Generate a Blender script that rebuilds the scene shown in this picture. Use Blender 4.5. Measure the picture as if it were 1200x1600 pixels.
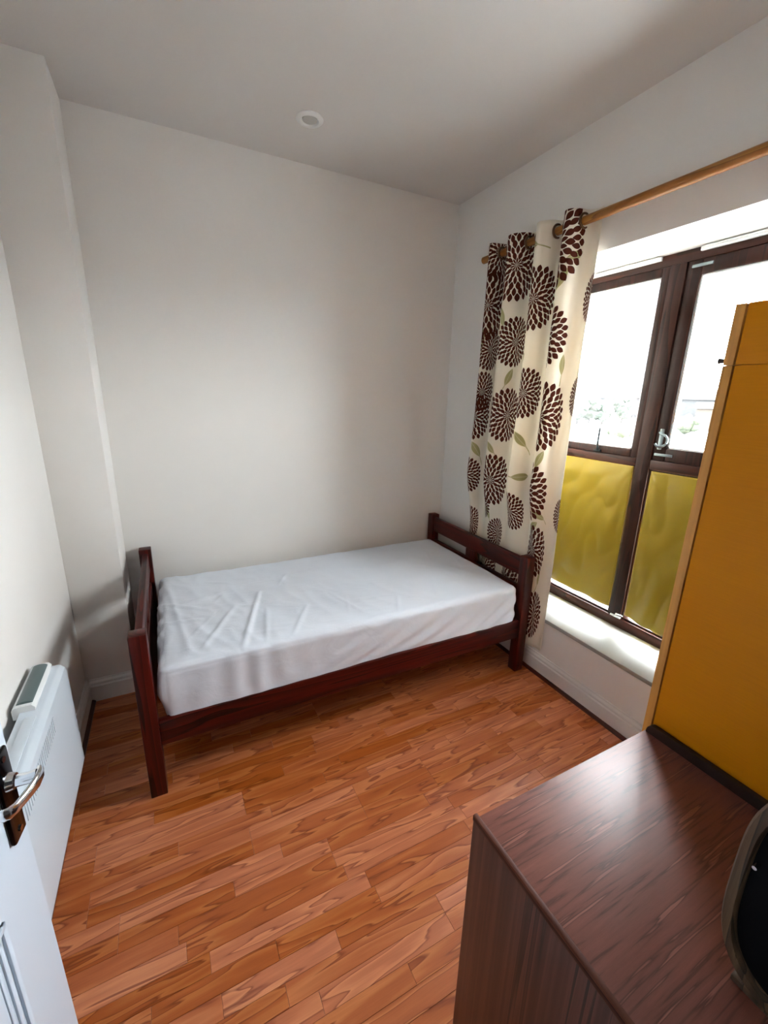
import bpy, bmesh, math, random
from mathutils import Vector, Matrix, noise

random.seed(7)
for o in list(bpy.data.objects):
    bpy.data.objects.remove(o, do_unlink=True)
scene = bpy.context.scene
COL = scene.collection

# ------------------------------------------------------------------ camera
CAM = Vector((0.494, -2.653, 1.589))
YAW, PIT, ROL, FPX = -0.475, -0.2684, 0.024, 666.2
cf = Vector((-math.sin(YAW)*math.cos(PIT), math.cos(YAW)*math.cos(PIT), math.sin(PIT)))
cr = Vector((math.cos(YAW), math.sin(YAW), 0)); cu = cr.cross(cf)
r2 = cr*math.cos(ROL) + cu*math.sin(ROL); u2 = -cr*math.sin(ROL) + cu*math.cos(ROL)
cd = bpy.data.cameras.new('camera'); cam = bpy.data.objects.new('camera', cd); COL.objects.link(cam)
cam.matrix_world = Matrix(((r2.x, u2.x, -cf.x, CAM.x), (r2.y, u2.y, -cf.y, CAM.y), (r2.z, u2.z, -cf.z, CAM.z), (0, 0, 0, 1)))
cd.sensor_fit = 'VERTICAL'; cd.sensor_height = 36.0; cd.lens = FPX/1600*36.0
cd.clip_start = 0.02; cd.clip_end = 600
scene.camera = cam

# ------------------------------------------------------------------ room numbers
W, H = 2.356, 2.79            # window wall plane, ceiling
CX, CD = 0.2325, 0.276        # boxed corner: width and depth
YN = -2.80                    # wall with the door
FX = W + 0.302                # inner face of the window frame
SILL, SOF = 0.3606, 2.243
WY0, WY1 = -1.93, -0.745      # window opening

# ------------------------------------------------------------------ world and light
SKY = 7.0
wd = bpy.data.worlds.new('overcast_sky'); scene.world = wd; wd.use_nodes = True
bg = wd.node_tree.nodes['Background']
bg.inputs['Color'].default_value = (0.89, 0.945, 1.01, 1); bg.inputs['Strength'].default_value = SKY
pl = bpy.data.lights.new('window_portal', 'AREA'); pl.shape = 'RECTANGLE'; pl.size = WY1-WY0; pl.size_y = SOF-SILL
pl.cycles.is_portal = True
po = bpy.data.objects.new('window_portal', pl); COL.objects.link(po)
po.location = (FX+0.11, (WY0+WY1)/2, (SILL+SOF)/2)
po.rotation_euler = Vector((-1, 0, 0)).to_track_quat('-Z', 'Z').to_euler()
scene.view_settings.view_transform = 'Standard'; scene.view_settings.look = 'None'
scene.view_settings.exposure = 3.5; scene.view_settings.gamma = 1.0
scene.view_settings.use_curve_mapping = False

# ------------------------------------------------------------------ helpers
WORLD = {}
def srgb(r, g, b):
    f = lambda c: (c/255/12.92 if c/255 <= 0.04045 else ((c/255+0.055)/1.055)**2.4)
    return (f(r), f(g), f(b), 1)

def box(bm, x0, x1, y0, y1, z0, z1, bev=0.0, seg=2):
    m = Matrix.LocRotScale(((x0+x1)/2, (y0+y1)/2, (z0+z1)/2), None, (abs(x1-x0), abs(y1-y0), abs(z1-z0)))
    g = bmesh.ops.create_cube(bm, size=1.0, matrix=m)
    if bev > 0:
        es = list({e for v in g['verts'] for e in v.link_edges})
        bmesh.ops.bevel(bm, geom=es, offset=bev, segments=seg, affect='EDGES', profile=0.5)

def tube(bm, pts, rad, seg=16, caps=True):
    pts = [Vector(p) for p in pts]
    rads = rad if isinstance(rad, (list, tuple)) else [rad]*len(pts)
    rings = []
    for i, p in enumerate(pts):
        a = pts[max(i-1, 0)]; b = pts[min(i+1, len(pts)-1)]
        t = (b-a).normalized()
        up = Vector((0, 0, 1)) if abs(t.z) < 0.9 else Vector((1, 0, 0))
        s = t.cross(up).normalized(); n = s.cross(t)
        rings.append([bm.verts.new(p + (s*math.cos(k*2*math.pi/seg) + n*math.sin(k*2*math.pi/seg))*rads[i]) for k in range(seg)])
    for i in range(len(rings)-1):
        for k in range(seg):
            bm.faces.new((rings[i][k], rings[i][(k+1) % seg], rings[i+1][(k+1) % seg], rings[i+1][k]))
    if caps:
        bm.faces.new(rings[0][::-1]); bm.faces.new(rings[-1])

def prism(bm, prof, axis, a0, a1):
    """extrude a closed 2D profile along an axis; profile in the other two axes in order"""
    def mk(p, a):
        if axis == 0: return (a, p[0], p[1])
        if axis == 1: return (p[0], a, p[1])
        return (p[0], p[1], a)
    A = [bm.verts.new(mk(p, a0)) for p in prof]; B = [bm.verts.new(mk(p, a1)) for p in prof]
    n = len(prof)
    for i in range(n):
        bm.faces.new((A[i], A[(i+1) % n], B[(i+1) % n], B[i]))
    bm.faces.new(A[::-1]); bm.faces.new(B)

def torus(bm, c, R, r, axis=1, seg=24, rs=8):
    vs = []
    for i in range(seg):
        a = 2*math.pi*i/seg; ring = []
        for j in range(rs):
            b = 2*math.pi*j/rs
            u, v, w = (R+r*math.cos(b))*math.cos(a), (R+r*math.cos(b))*math.sin(a), r*math.sin(b)
            p = {0: (w, u, v), 1: (u, w, v), 2: (u, v, w)}[axis]
            ring.append(bm.verts.new(Vector(c)+Vector(p)))
        vs.append(ring)
    for i in range(seg):
        for j in range(rs):
            bm.faces.new((vs[i][j], vs[(i+1) % seg][j], vs[(i+1) % seg][(j+1) % rs], vs[i][(j+1) % rs]))

def mk(name, bm, mat, parent=None, smooth=None, keep=False):
    """link one mesh object; world-space bmesh is re-centred on the object's base"""
    bmesh.ops.recalc_face_normals(bm, faces=bm.faces)
    xs = [v.co for v in bm.verts]
    lo = Vector((min(v.x for v in xs), min(v.y for v in xs), min(v.z for v in xs)))
    hi = Vector((max(v.x for v in xs), max(v.y for v in xs), max(v.z for v in xs)))
    o = Vector(((lo.x+hi.x)/2, (lo.y+hi.y)/2, lo.z))
    bmesh.ops.translate(bm, verts=bm.verts, vec=-o)
    me = bpy.data.meshes.new(name); bm.to_mesh(me); bm.free()
    me.materials.append(mat)
    if smooth is not None:
        me.polygons.foreach_set('use_smooth', [True]*len(me.polygons))
        me.set_sharp_from_angle(angle=math.radians(smooth))
    ob = bpy.data.objects.new(name, me); COL.objects.link(ob)
    WORLD[ob] = o
    if parent is not None:
        ob.parent = parent; ob.location = o - WORLD[parent]
    else:
        ob.location = o
    return ob

def empty(name, loc):
    o = bpy.data.objects.new(name, None); COL.objects.link(o); o.location = loc; o.empty_display_size = 0.05
    WORLD[o] = Vector(loc); return o

def tag(o, label, cat, group=None):
    o['label'] = label; o['category'] = cat
    if group: o['group'] = group
    return o

def struct(o, label=None, cat=None):
    o['kind'] = 'structure'
    if label: o['label'] = label
    if cat: o['category'] = cat
    return o

def B(name, mat, parent, *boxes, bev=0.0, smooth=None):
    bm = bmesh.new()
    for b in boxes: box(bm, *b, bev=bev)
    return mk(name, bm, mat, parent, smooth if smooth is not None else (40 if bev else None))

# ------------------------------------------------------------------ materials
def newmat(name):
    m = bpy.data.materials.new(name); m.use_nodes = True
    nt = m.node_tree; p = nt.nodes['Principled BSDF']
    return m, nt, p
def N(nt, t, **kw):
    n = nt.nodes.new(t)
    for k, v in kw.items(): setattr(n, k, v)
    return n
def ramp(nt, stops):
    r = N(nt, 'ShaderNodeValToRGB'); e = r.color_ramp.elements
    while len(e) < len(stops): e.new(0.5)
    for i, (p, c) in enumerate(stops): e[i].position = p; e[i].color = c
    return r

def plain(name, col, rough=0.5, metal=0.0, bump=0.0, bscale=80, spec=0.5, var=0.04):
    m, nt, p = newmat(name)
    p.inputs['Roughness'].default_value = rough; p.inputs['Metallic'].default_value = metal
    p.inputs['Specular IOR Level'].default_value = spec
    tc = N(nt, 'ShaderNodeTexCoord'); nz = N(nt, 'ShaderNodeTexNoise'); nz.inputs['Scale'].default_value = 3.0
    nz.inputs['Detail'].default_value = 5
    nt.links.new(tc.outputs['Object'], nz.inputs['Vector'])
    a = tuple(c*(1-var) for c in col[:3])+(1,); b = tuple(min(1, c*(1+var)) for c in col[:3])+(1,)
    r = ramp(nt, [(0.3, a), (0.7, b)])
    nt.links.new(nz.outputs['Fac'], r.inputs['Fac']); nt.links.new(r.outputs['Color'], p.inputs['Base Color'])
    if bump > 0:
        n2 = N(nt, 'ShaderNodeTexNoise'); n2.inputs['Scale'].default_value = bscale; n2.inputs['Detail'].default_value = 4
        bp = N(nt, 'ShaderNodeBump'); bp.inputs['Strength'].default_value = bump; bp.inputs['Distance'].default_value = 0.002
        nt.links.new(tc.outputs['Object'], n2.inputs['Vector']); nt.links.new(n2.outputs['Fac'], bp.inputs['Height'])
        nt.links.new(bp.outputs['Normal'], p.inputs['Normal'])
    return m

def wood(name, dark, mid, light, axis=0, rough=0.35, stretch=0.06, scale=9.0, rings=7.0, rand=False, bump=0.15, contrast=1.0, spec=0.5, tone=0.25):
    """wood with the grain along one object axis: contour lines of a stretched noise give cathedral figure"""
    m, nt, p = newmat(name); L = nt.links.new
    tc = N(nt, 'ShaderNodeTexCoord'); mp = N(nt, 'ShaderNodeMapping')
    sc = [scale]*3; sc[axis] = scale*stretch; mp.inputs['Scale'].default_value = sc
    vec = tc.outputs['Object']
    oi = N(nt, 'ShaderNodeObjectInfo')
    mul = N(nt, 'ShaderNodeVectorMath', operation='SCALE'); mul.inputs['Scale'].default_value = 57.0
    cmb = N(nt, 'ShaderNodeCombineXYZ')
    for i in range(3): L(oi.outputs['Random'], cmb.inputs[i])
    L(cmb.outputs[0], mul.inputs[0])
    add = N(nt, 'ShaderNodeVectorMath', operation='ADD'); L(vec, add.inputs[0]); L(mul.outputs[0], add.inputs[1])
    L(add.outputs[0], mp.inputs['Vector'])
    n1 = N(nt, 'ShaderNodeTexNoise'); n1.inputs['Scale'].default_value = 1.0; n1.inputs['Detail'].default_value = 2.5; n1.inputs['Roughness'].default_value = 0.45
    n1.inputs['Distortion'].default_value = 0.3
    L(mp.outputs[0], n1.inputs['Vector'])
    m1 = N(nt, 'ShaderNodeMath', operation='MULTIPLY'); m1.inputs[1].default_value = rings; L(n1.outputs['Fac'], m1.inputs[0])
    fr = N(nt, 'ShaderNodeMath', operation='FRACT'); L(m1.outputs[0], fr.inputs[0])
    # fine fibres
    mp2 = N(nt, 'ShaderNodeMapping'); s2 = [scale*22]*3; s2[axis] = scale*0.7; mp2.inputs['Scale'].default_value = s2
    L(add.outputs[0], mp2.inputs['Vector'])
    n2 = N(nt, 'ShaderNodeTexNoise'); n2.inputs['Scale'].default_value = 1.0; n2.inputs['Detail'].default_value = 4; L(mp2.outputs[0], n2.inputs['Vector'])
    r1 = ramp(nt, [(0.0, light), (0.45, mid), (0.82, tuple(a*(1-0.5*contrast)+b*0.5*contrast for a, b in zip(mid, dark))), (0.93, dark), (1.0, light)])
    L(fr.outputs[0], r1.inputs['Fac'])
    mx = N(nt, 'ShaderNodeMix', data_type='RGBA', blend_type='MULTIPLY'); mx.inputs['Factor'].default_value = 0.55*contrast
    rf = ramp(nt, [(0.3, (0.55, 0.5, 0.48, 1)), (0.62, (1, 1, 1, 1))]); L(n2.outputs['Fac'], rf.inputs['Fac'])
    L(r1.outputs['Color'], mx.inputs['A']); L(rf.outputs['Color'], mx.inputs['B'])
    out = mx.outputs['Result']
    if rand:
        hv = N(nt, 'ShaderNodeHueSaturation')
        mr = N(nt, 'ShaderNodeMapRange'); mr.inputs['To Min'].default_value = 1-tone; mr.inputs['To Max'].default_value = 1+tone
        L(oi.outputs['Random'], mr.inputs['Value']); L(mr.outputs[0], hv.inputs['Value'])
        mr2 = N(nt, 'ShaderNodeMapRange'); mr2.inputs['To Min'].default_value = 1.06; mr2.inputs['To Max'].default_value = 0.92
        L(oi.outputs['Random'], mr2.inputs['Value']); L(mr2.outputs[0], hv.inputs['Saturation'])
        L(out, hv.inputs['Color']); out = hv.outputs['Color']
    L(out, p.inputs['Base Color'])
    p.inputs['Roughness'].default_value = rough; p.inputs['Specular IOR Level'].default_value = spec
    bp = N(nt, 'ShaderNodeBump'); bp.inputs['Strength'].default_value = bump; bp.inputs['Distance'].default_value = 0.0008
    L(n2.outputs['Fac'], bp.inputs['Height']); L(bp.outputs['Normal'], p.inputs['Normal'])
    return m

M = {}
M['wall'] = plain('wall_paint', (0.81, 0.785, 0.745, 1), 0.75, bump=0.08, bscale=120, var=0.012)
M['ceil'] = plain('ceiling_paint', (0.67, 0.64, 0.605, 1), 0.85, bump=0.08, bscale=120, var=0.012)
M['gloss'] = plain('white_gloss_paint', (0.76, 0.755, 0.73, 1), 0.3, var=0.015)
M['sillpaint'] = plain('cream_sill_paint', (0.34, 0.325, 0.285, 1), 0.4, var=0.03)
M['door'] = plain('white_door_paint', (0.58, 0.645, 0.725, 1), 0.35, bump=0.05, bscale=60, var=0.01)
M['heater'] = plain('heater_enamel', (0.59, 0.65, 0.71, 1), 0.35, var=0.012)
M['lid'] = plain('heater_lid_plastic', srgb(84, 100, 100), 0.3)
M['dark'] = plain('dark_gap', (0.01, 0.01, 0.011, 1), 0.6)
M['black'] = plain('black_backing', (0.003, 0.003, 0.004, 1), 0.6, spec=0.08)
M['chrome'] = plain('chrome', (0.75, 0.77, 0.79, 1), 0.14, metal=1.0)
M['plate'] = plain('handle_plate_chrome', (0.03, 0.028, 0.03, 1), 0.16, metal=1.0)
M['steel'] = plain('window_steel', (0.22, 0.27, 0.28, 1), 0.35, metal=0.5)
M['stay'] = plain('stay_arm_paint', (0.012, 0.018, 0.018, 1), 0.5, spec=0.2)
M['vent'] = plain('white_vent_plastic', (0.78, 0.80, 0.80, 1), 0.4)
M['frame'] = wood('window_frame_stain', srgb(22, 10, 6), srgb(42, 20, 13), srgb(58, 29, 19), axis=2, rough=0.4, scale=14, contrast=0.7, spec=0.2)
M['frame_h'] = wood('window_rail_stain', srgb(26, 11, 7), srgb(54, 25, 15), srgb(72, 36, 23), axis=1, rough=0.4, scale=14, contrast=0.7, spec=0.25)
M['bed_x'] = wood('bed_mahogany_long', srgb(30, 5, 2), srgb(66, 13, 6), srgb(86, 20, 10), axis=0, rough=0.38, scale=12, contrast=0.6, spec=0.25)
M['bed_y'] = wood('bed_mahogany_cross', srgb(30, 5, 2), srgb(66, 13, 6), srgb(86, 20, 10), axis=1, rough=0.38, scale=12, contrast=0.6, spec=0.25)
M['bed_z'] = wood('bed_mahogany_post', srgb(30, 5, 2), srgb(66, 13, 6), srgb(86, 20, 10), axis=2, rough=0.38, scale=12, contrast=0.6, spec=0.25)
M['slat'] = wood('bed_slat_pine', srgb(120, 84, 50), srgb(176, 134, 88), srgb(196, 156, 108), axis=1, rough=0.6)
M['plank'] = wood('laminate_strip', srgb(138, 66, 34), srgb(184, 101, 56), srgb(204, 124, 74), axis=0, rough=0.36, stretch=0.11, scale=17, rings=6.0, rand=True, bump=0.04, contrast=0.42, tone=0.18, spec=0.35)
M['floor'] = plain('floor_base', srgb(88, 44, 22), 0.6)
M['bead'] = wood('dark_floor_bead', srgb(40, 14, 8), srgb(74, 28, 16), srgb(88, 36, 22), axis=1, rough=0.4)
M['ward'] = wood('wardrobe_yellow_veneer', srgb(194, 116, 0), srgb(208, 129, 0), srgb(214, 136, 0), axis=1, rough=0.5, stretch=0.16, scale=16, rings=0.9, contrast=0.22, bump=0.04, spec=0.2)
M['ward_edge'] = wood('wardrobe_edge', srgb(170, 104, 30), srgb(206, 138, 52), srgb(220, 156, 72), axis=2, rough=0.45, scale=6, contrast=0.4)
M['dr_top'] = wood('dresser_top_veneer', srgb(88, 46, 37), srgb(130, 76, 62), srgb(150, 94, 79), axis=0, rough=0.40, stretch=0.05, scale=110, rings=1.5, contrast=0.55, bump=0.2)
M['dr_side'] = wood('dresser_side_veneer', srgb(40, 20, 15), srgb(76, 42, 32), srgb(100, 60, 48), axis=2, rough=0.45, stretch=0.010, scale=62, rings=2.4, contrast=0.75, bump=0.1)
M['dr_lip'] = wood('dresser_edge_lip', srgb(44, 22, 15), srgb(84, 46, 32), srgb(100, 58, 42), axis=1, rough=0.6, scale=14, spec=0.15)
M['dr_dark'] = plain('dresser_upstand_stain', srgb(36, 18, 14), 0.4)
M['rod'] = wood('curtain_rod_pine', srgb(120, 72, 20), srgb(160, 102, 36), srgb(176, 122, 52), axis=1, rough=0.4, scale=14, contrast=0.5)
M['eyelet'] = plain('eyelet_bronze', srgb(110, 84, 62), 0.3, metal=0.9)
M['rim'] = wood('mirror_rim_wood', srgb(36, 25, 16), srgb(84, 62, 42), srgb(106, 82, 58), axis=2, rough=0.55, scale=22, contrast=1.0, bump=0.5)
M['lens'] = plain('lamp_lens', (0.45, 0.43, 0.39, 1), 0.5)

def mat_glass():
    m, nt, p = newmat('window_glass'); L = nt.links.new
    nt.nodes.remove(p)
    tr = N(nt, 'ShaderNodeBsdfTransparent'); tr.inputs['Color'].default_value = (0.97, 0.985, 0.98, 1)
    gl = N(nt, 'ShaderNodeBsdfGlossy'); gl.inputs['Roughness'].default_value = 0.02
    ge = N(nt, 'ShaderNodeNewGeometry'); dt_ = N(nt, 'ShaderNodeVectorMath', operation='DOT_PRODUCT')
    L(ge.outputs['Incoming'], dt_.inputs[0]); L(ge.outputs['Normal'], dt_.inputs[1])
    def mth(op, a, b):
        n = N(nt, 'ShaderNodeMath', operation=op)
        for k, v in enumerate((a, b)):
            if isinstance(v, (int, float)): n.inputs[k].default_value = v
            elif v is not None: L(v, n.inputs[k])
        return n.outputs[0]
    c_ = mth('SUBTRACT', 1.0, mth('ABSOLUTE', dt_.outputs['Value'], None))
    fz = mth('ADD', mth('MULTIPLY', mth('POWER', c_, 5.0), 0.96), 0.04)     # Schlick reflectance of thin glass
    mx = N(nt, 'ShaderNodeMixShader'); L(fz, mx.inputs[0]); L(tr.outputs[0], mx.inputs[1]); L(gl.outputs[0], mx.inputs[2])
    L(mx.outputs[0], nt.nodes['Material Output'].inputs['Surface'])
    return m
M['glass'] = mat_glass()

def mat_sheet():
    m, nt, p = newmat('bed_sheet_cotton'); L = nt.links.new
    p.inputs['Roughness'].default_value = 0.9; p.inputs['Specular IOR Level'].default_value = 0.15
    tc = N(nt, 'ShaderNodeTexCoord'); n1 = N(nt, 'ShaderNodeTexNoise'); n1.inputs['Scale'].default_value = 4
    r = ramp(nt, [(0.3, (0.70, 0.745, 0.82, 1)), (0.7, (0.74, 0.78, 0.85, 1))])
    L(tc.outputs['Object'], n1.inputs['Vector']); L(n1.outputs['Fac'], r.inputs['Fac']); L(r.outputs['Color'], p.inputs['Base Color'])
    mp = N(nt, 'ShaderNodeMapping'); mp.inputs['Scale'].default_value = (7, 16, 10); mp.inputs['Rotation'].default_value = (0, 0, 0.5)
    n2 = N(nt, 'ShaderNodeTexNoise'); n2.inputs['Scale'].default_value = 1.0; n2.inputs['Detail'].default_value = 5; n2.inputs['Distortion'].default_value = 0.8
    L(tc.outputs['Object'], mp.inputs['Vector']); L(mp.outputs[0], n2.inputs['Vector'])
    bp = N(nt, 'ShaderNodeBump'); bp.inputs['Strength'].default_value = 0.45; bp.inputs['Distance'].default_value = 0.012
    L(n2.outputs['Fac'], bp.inputs['Height']); L(bp.outputs['Normal'], p.inputs['Normal'])
    return m
M['sheet'] = mat_sheet()

def mat_cover():
    m, nt, p = newmat('yellow_window_cover'); L = nt.links.new
    p.inputs['Base Color'].default_value = srgb(146, 124, 6); p.inputs['Roughness'].default_value = 0.45
    tl = N(nt, 'ShaderNodeBsdfTranslucent'); 
    tc = N(nt, 'ShaderNodeTexCoord'); n1 = N(nt, 'ShaderNodeTexNoise'); n1.inputs['Scale'].default_value = 5; n1.inputs['Detail'].default_value = 4
    r = ramp(nt, [(0.35, (0.42, 0.37, 0.06, 1)), (0.65, (0.56, 0.52, 0.13, 1))])
    L(tc.outputs['Object'], n1.inputs['Vector']); L(n1.outputs['Fac'], r.inputs['Fac']); L(r.outputs['Color'], tl.inputs['Color'])
    mx = N(nt, 'ShaderNodeMixShader'); mx.inputs[0].default_value = 0.006
    L(p.outputs[0], mx.inputs[1]); L(tl.outputs[0], mx.inputs[2]); L(mx.outputs[0], nt.nodes['Material Output'].inputs['Surface'])
    return m
M['cover'] = mat_cover()

# ------------------------------------------------------------------ structure
T = 0.12; WT = 0.42
fl = struct(B('floor', M['floor'], None, (-T, W+0.02, YN-1.9, T, -0.05, -0.008)))
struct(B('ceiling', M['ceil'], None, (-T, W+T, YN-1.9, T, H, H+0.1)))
struct(B('wall_back', M['wall'], None, (-T, W+T, 0, T, 0, H)))
struct(B('wall_left', M['wall'], None, (-T, 0, YN-1.9, 0, 0, H)))
struct(B('wall_boxing', M['wall'], None, (0, CX, -CD, 0, 0, H), bev=0.004))
struct(B('wall_right', M['wall'], None,
         (W, W+WT, YN-1.9, WY0, 0, H), (W, W+WT, WY1, 0, 0, H),
         (W, W+WT, WY0, WY1, 0, SILL-0.022), (W, W+WT, WY0, WY1, SOF, H)))
DX0, DX1, DZ = 0.10, 0.96, 2.02
struct(B('wall_near', M['wall'], None, (0, DX0, YN-0.1, YN, 0, H), (DX1, W, YN-0.1, YN, 0, H), (DX0, DX1, YN-0.1, YN, DZ, H)))
struct(B('wall_hall', M['wall'], None, (0, W, YN-1.9, YN-1.8, 0, H)))
# door lining
struct(B('trim_1', M['gloss'], None, (DX0, DX0+0.02, YN-0.1, YN+0.012, 0, DZ), (DX1-0.02, DX1, YN-0.1, YN+0.012, 0, DZ), (DX0, DX1, YN-0.1, YN+0.012, DZ-0.02, DZ)))
# unseen eaves added outside the window to keep high sky off floor and sill
struct(B('added_shade_eaves', M['gloss'], None, (W+WT, W+WT+0.62, -4.2, 0.8, SOF+0.16, SOF+0.30)))
# window sill board
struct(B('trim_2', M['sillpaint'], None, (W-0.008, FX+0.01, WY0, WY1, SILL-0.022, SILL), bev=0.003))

# skirting profile (moulded top), depth out of wall, height
def skirt_prof(d=0.018, h=0.125):
    return [(0, 0), (d, 0), (d, h*0.70), (d*0.62, h*0.74), (d*0.62, h*0.80), (d*1.0, h*0.84), (d*0.95, h*0.88), (d*0.45, h*0.95), (d*0.40, h), (0, h)]
def skirting(name, axis, wallpos, sign, a0, a1):
    bm = bmesh.new()
    prism(bm, [(wallpos+sign*p[0], p[1]) for p in skirt_prof()], axis, a0, a1)
    return struct(mk(name, bm, M['gloss'], None))
skirting('baseboard_right', 1, W, -1, YN, -0.001)
skirting('baseboard_back', 0, 0, -1, CX+0.018, W-0.018)
skirting('baseboard_boxing', 0, -CD, -1, 0.018, CX)
skirting('baseboard_left', 1, 0, 1, YN, -CD)
# dark bead where the floor meets the window wall, and along the left wall
bm = bmesh.new(); prism(bm, [(W-0.018, 0), (W-0.034, 0), (W-0.034, 0.007), (W-0.026, 0.014), (W-0.018, 0.016)], 1, YN, -0.02)
struct(mk('trim_3', bm, M['bead'], None))
bm = bmesh.new(); prism(bm, [(0.018, 0), (0.034, 0), (0.034, 0.007), (0.026, 0.014), (0.018, 0.016)], 1, YN, -CD-0.02)
struct(mk('trim_4', bm, M['bead'], None))

# ------------------------------------------------------------------ floor strips, each one a part of the floor
SWID, GAP = 0.0555, 0.0006
LEN = (0.33, 0.42, 0.50)
cache = {}
def strip_mesh(l):
    k = round(l, 3)
    if k not in cache:
        bm = bmesh.new(); a = l/2-GAP/2; b = SWID/2-GAP/2; c = 0.0006
        v = [bm.verts.new(q) for q in ((-a, -b, -0.008), (a, -b, -0.008), (a, b, -0.008), (-a, b, -0.008),
                                       (-a, -b, -c), (a, -b, -c), (a, b, -c), (-a, b, -c),
                                       (-a+c, -b+c, 0), (a-c, -b+c, 0), (a-c, b-c, 0), (-a+c, b-c, 0))]
        for i in range(4):
            j = (i+1) % 4
            bm.faces.new((v[i], v[j], v[4+j], v[4+i])); bm.faces.new((v[4+i], v[4+j], v[8+j], v[8+i]))
        bm.faces.new(v[8:12])
        me = bpy.data.meshes.new('plank'); bm.to_mesh(me); bm.free(); me.materials.append(M['plank']); cache[k] = me
    return cache[k]
nplank = 0
row = 0; y = -0.001
while y > YN:
    xx = -random.choice((0.02, 0.11, 0.2, 0.29, 0.37))
    while xx < W:
        l = random.choice(LEN if -2.2 < y < -0.75 else (0.62, 0.8, 0.98)); a = max(xx, 0.0); b = min(xx+l, W)
        if a < CX and y > -CD: a = CX
        if b-a > 0.03:
            ob = bpy.data.objects.new('plank', strip_mesh(b-a)); COL.objects.link(ob); ob.parent = fl
            ob.location = Vector(((a+b)/2, y-SWID/2, 0)) - WORLD[fl]; nplank += 1
        xx += l
    y -= SWID; row += 1
struct(B('trim_5', M['bead'], None, (DX0, DX1, YN-0.1, YN, -0.008, 0.003)))

# ------------------------------------------------------------------ window
win = struct(empty('window_1', (FX+0.035, (WY0+WY1)/2, SILL)), 'dark brown timber casement window above the low white sill', 'window')
F0, F1 = FX, FX+0.07
def wp(name, mat, parent, *b, bev=0.004): return B(name, mat, parent, *b, bev=bev)
wp('frame_jamb', M['frame'], win, (F0, F1, WY1-0.055, WY1, SILL, SOF))
wp('frame_jamb', M['frame'], win, (F0, F1, WY0, WY0+0.055, SILL, SOF))
wp('frame_head', M['frame_h'], win, (F0, F1, WY0+0.055, WY1-0.055, SOF-0.05, SOF))
wp('frame_bottom', M['frame_h'], win, (F0-0.006, F1, WY0+0.055, WY1-0.055, SILL, SILL+0.055))
MY0, MY1 = -1.358, -1.284
wp('mullion', M['frame'], win, (F0-0.004, F1, MY0, MY1, SILL+0.055, SOF-0.05))
TZ0, TZ1 = 1.257, 1.305
for a, b in ((MY1, WY1-0.055), (WY0+0.055, MY0)):
    wp('transom', M['frame_h'], win, (F0-0.003, F1, a, b, TZ0, TZ1))
def sash(a, b, z0, z1, sw, name, bead=True):
    s = B(name, M['frame'], win, (F0+0.004, F0+0.05, a, a+sw, z0, z1), (F0+0.004, F0+0.05, b-sw, b, z0, z1),
          (F0+0.004, F0+0.05, a+sw, b-sw, z0, z0+sw), (F0+0.004, F0+0.05, a+sw, b-sw, z1-sw, z1), bev=0.004)
    if bead:
        q = 0.008
        B('glazing_bead', M['vent'], s, (F0+0.012, F0+0.034, a+sw, a+sw+q, z0+sw, z1-sw), (F0+0.012, F0+0.034, b-sw-q, b-sw, z0+sw, z1-sw),
          (F0+0.012, F0+0.034, a+sw, b-sw, z0+sw, z0+sw+q), (F0+0.012, F0+0.034, a+sw, b-sw, z1-sw-q, z1-sw))
    B('pane', M['glass'], s, (F0+0.024, F0+0.028, a+sw-0.004, b-sw+0.004, z0+sw-0.004, z1-sw+0.004))
    return s
sashL = sash(MY1, WY1-0.055, TZ1, SOF-0.05, 0.04, 'casement')
sashR = sash(WY0+0.055, MY0, TZ1, SOF-0.05, 0.062, 'casement')
sash(MY1, WY1-0.055, SILL+0.055, TZ0, 0.012, 'fixed_light', bead=False)
sash(WY0+0.055, MY0, SILL+0.055, TZ0, 0.012, 'fixed_light', bead=False)
# trickle vents on the head
for a, b in ((-1.24, -0.815), (-1.86, -1.41)):
    B('trickle_vent', M['vent'], win, (F0-0.016, F0-0.002, a, b, SOF-0.022, SOF-0.004), (F0-0.022, F0-0.014, a+0.004, b-0.004, SOF-0.012, SOF-0.005), bev=0.002)
# stay peg on the left casement
bm = bmesh.new(); box(bm, F0-0.012, F0+0.004, -1.075, -1.035, TZ1+0.004, TZ1+0.016, bev=0.003)
tube(bm, [(F0-0.010, -1.056, TZ1+0.012), (F0-0.012, -1.056, TZ1+0.06), (F0-0.013, -1.057, TZ1+0.135)], [0.007, 0.0055, 0.005], 10)
mk('stay_arm', bm, M['stay'], sashL, 40)
# curled handle on the right casement
h = B('handle_plate', M['steel'], sashR, (F0-0.002, F0+0.006, -1.397, -1.378, 1.36, 1.46), bev=0.002)
bm = bmesh.new(); pts = []
for i in range(15):
    a = math.radians(100-18*i); rr = 0.035-0.0012*i
    pts.append((F0-0.03+0.012*math.cos(i/5), -1.392+rr*math.cos(a)*-1.0-0.012, 1.40+rr*math.sin(a)))
tube(bm, [(F0+0.002, -1.387, 1.44), (F0-0.016, -1.388, 1.442)]+pts, 0.0055, 10)
mk('curled_handle', bm, M['steel'], h, 50)
# small hinge plates
for yy, zz in ((-1.415, SOF-0.075), (-1.405, TZ1+0.03)):
    B('hinge_plate', M['steel'], sashR, (F0-0.003, F0+0.005, yy-0.05, yy+0.035, zz-0.006, zz+0.006), bev=0.0015)

bm = bmesh.new(); box(bm, F0-0.014, F0-0.004, -1.36, -1.30, SILL+0.056, SILL+0.066, bev=0.002)
tube(bm, [(F0-0.010, -1.33, SILL+0.066), (F0-0.014, -1.335, SILL+0.078), (F0-0.016, -1.375, SILL+0.082)], [0.005, 0.005, 0.004], 8)
mk('latch', bm, M['vent'], win, 40)
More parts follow.
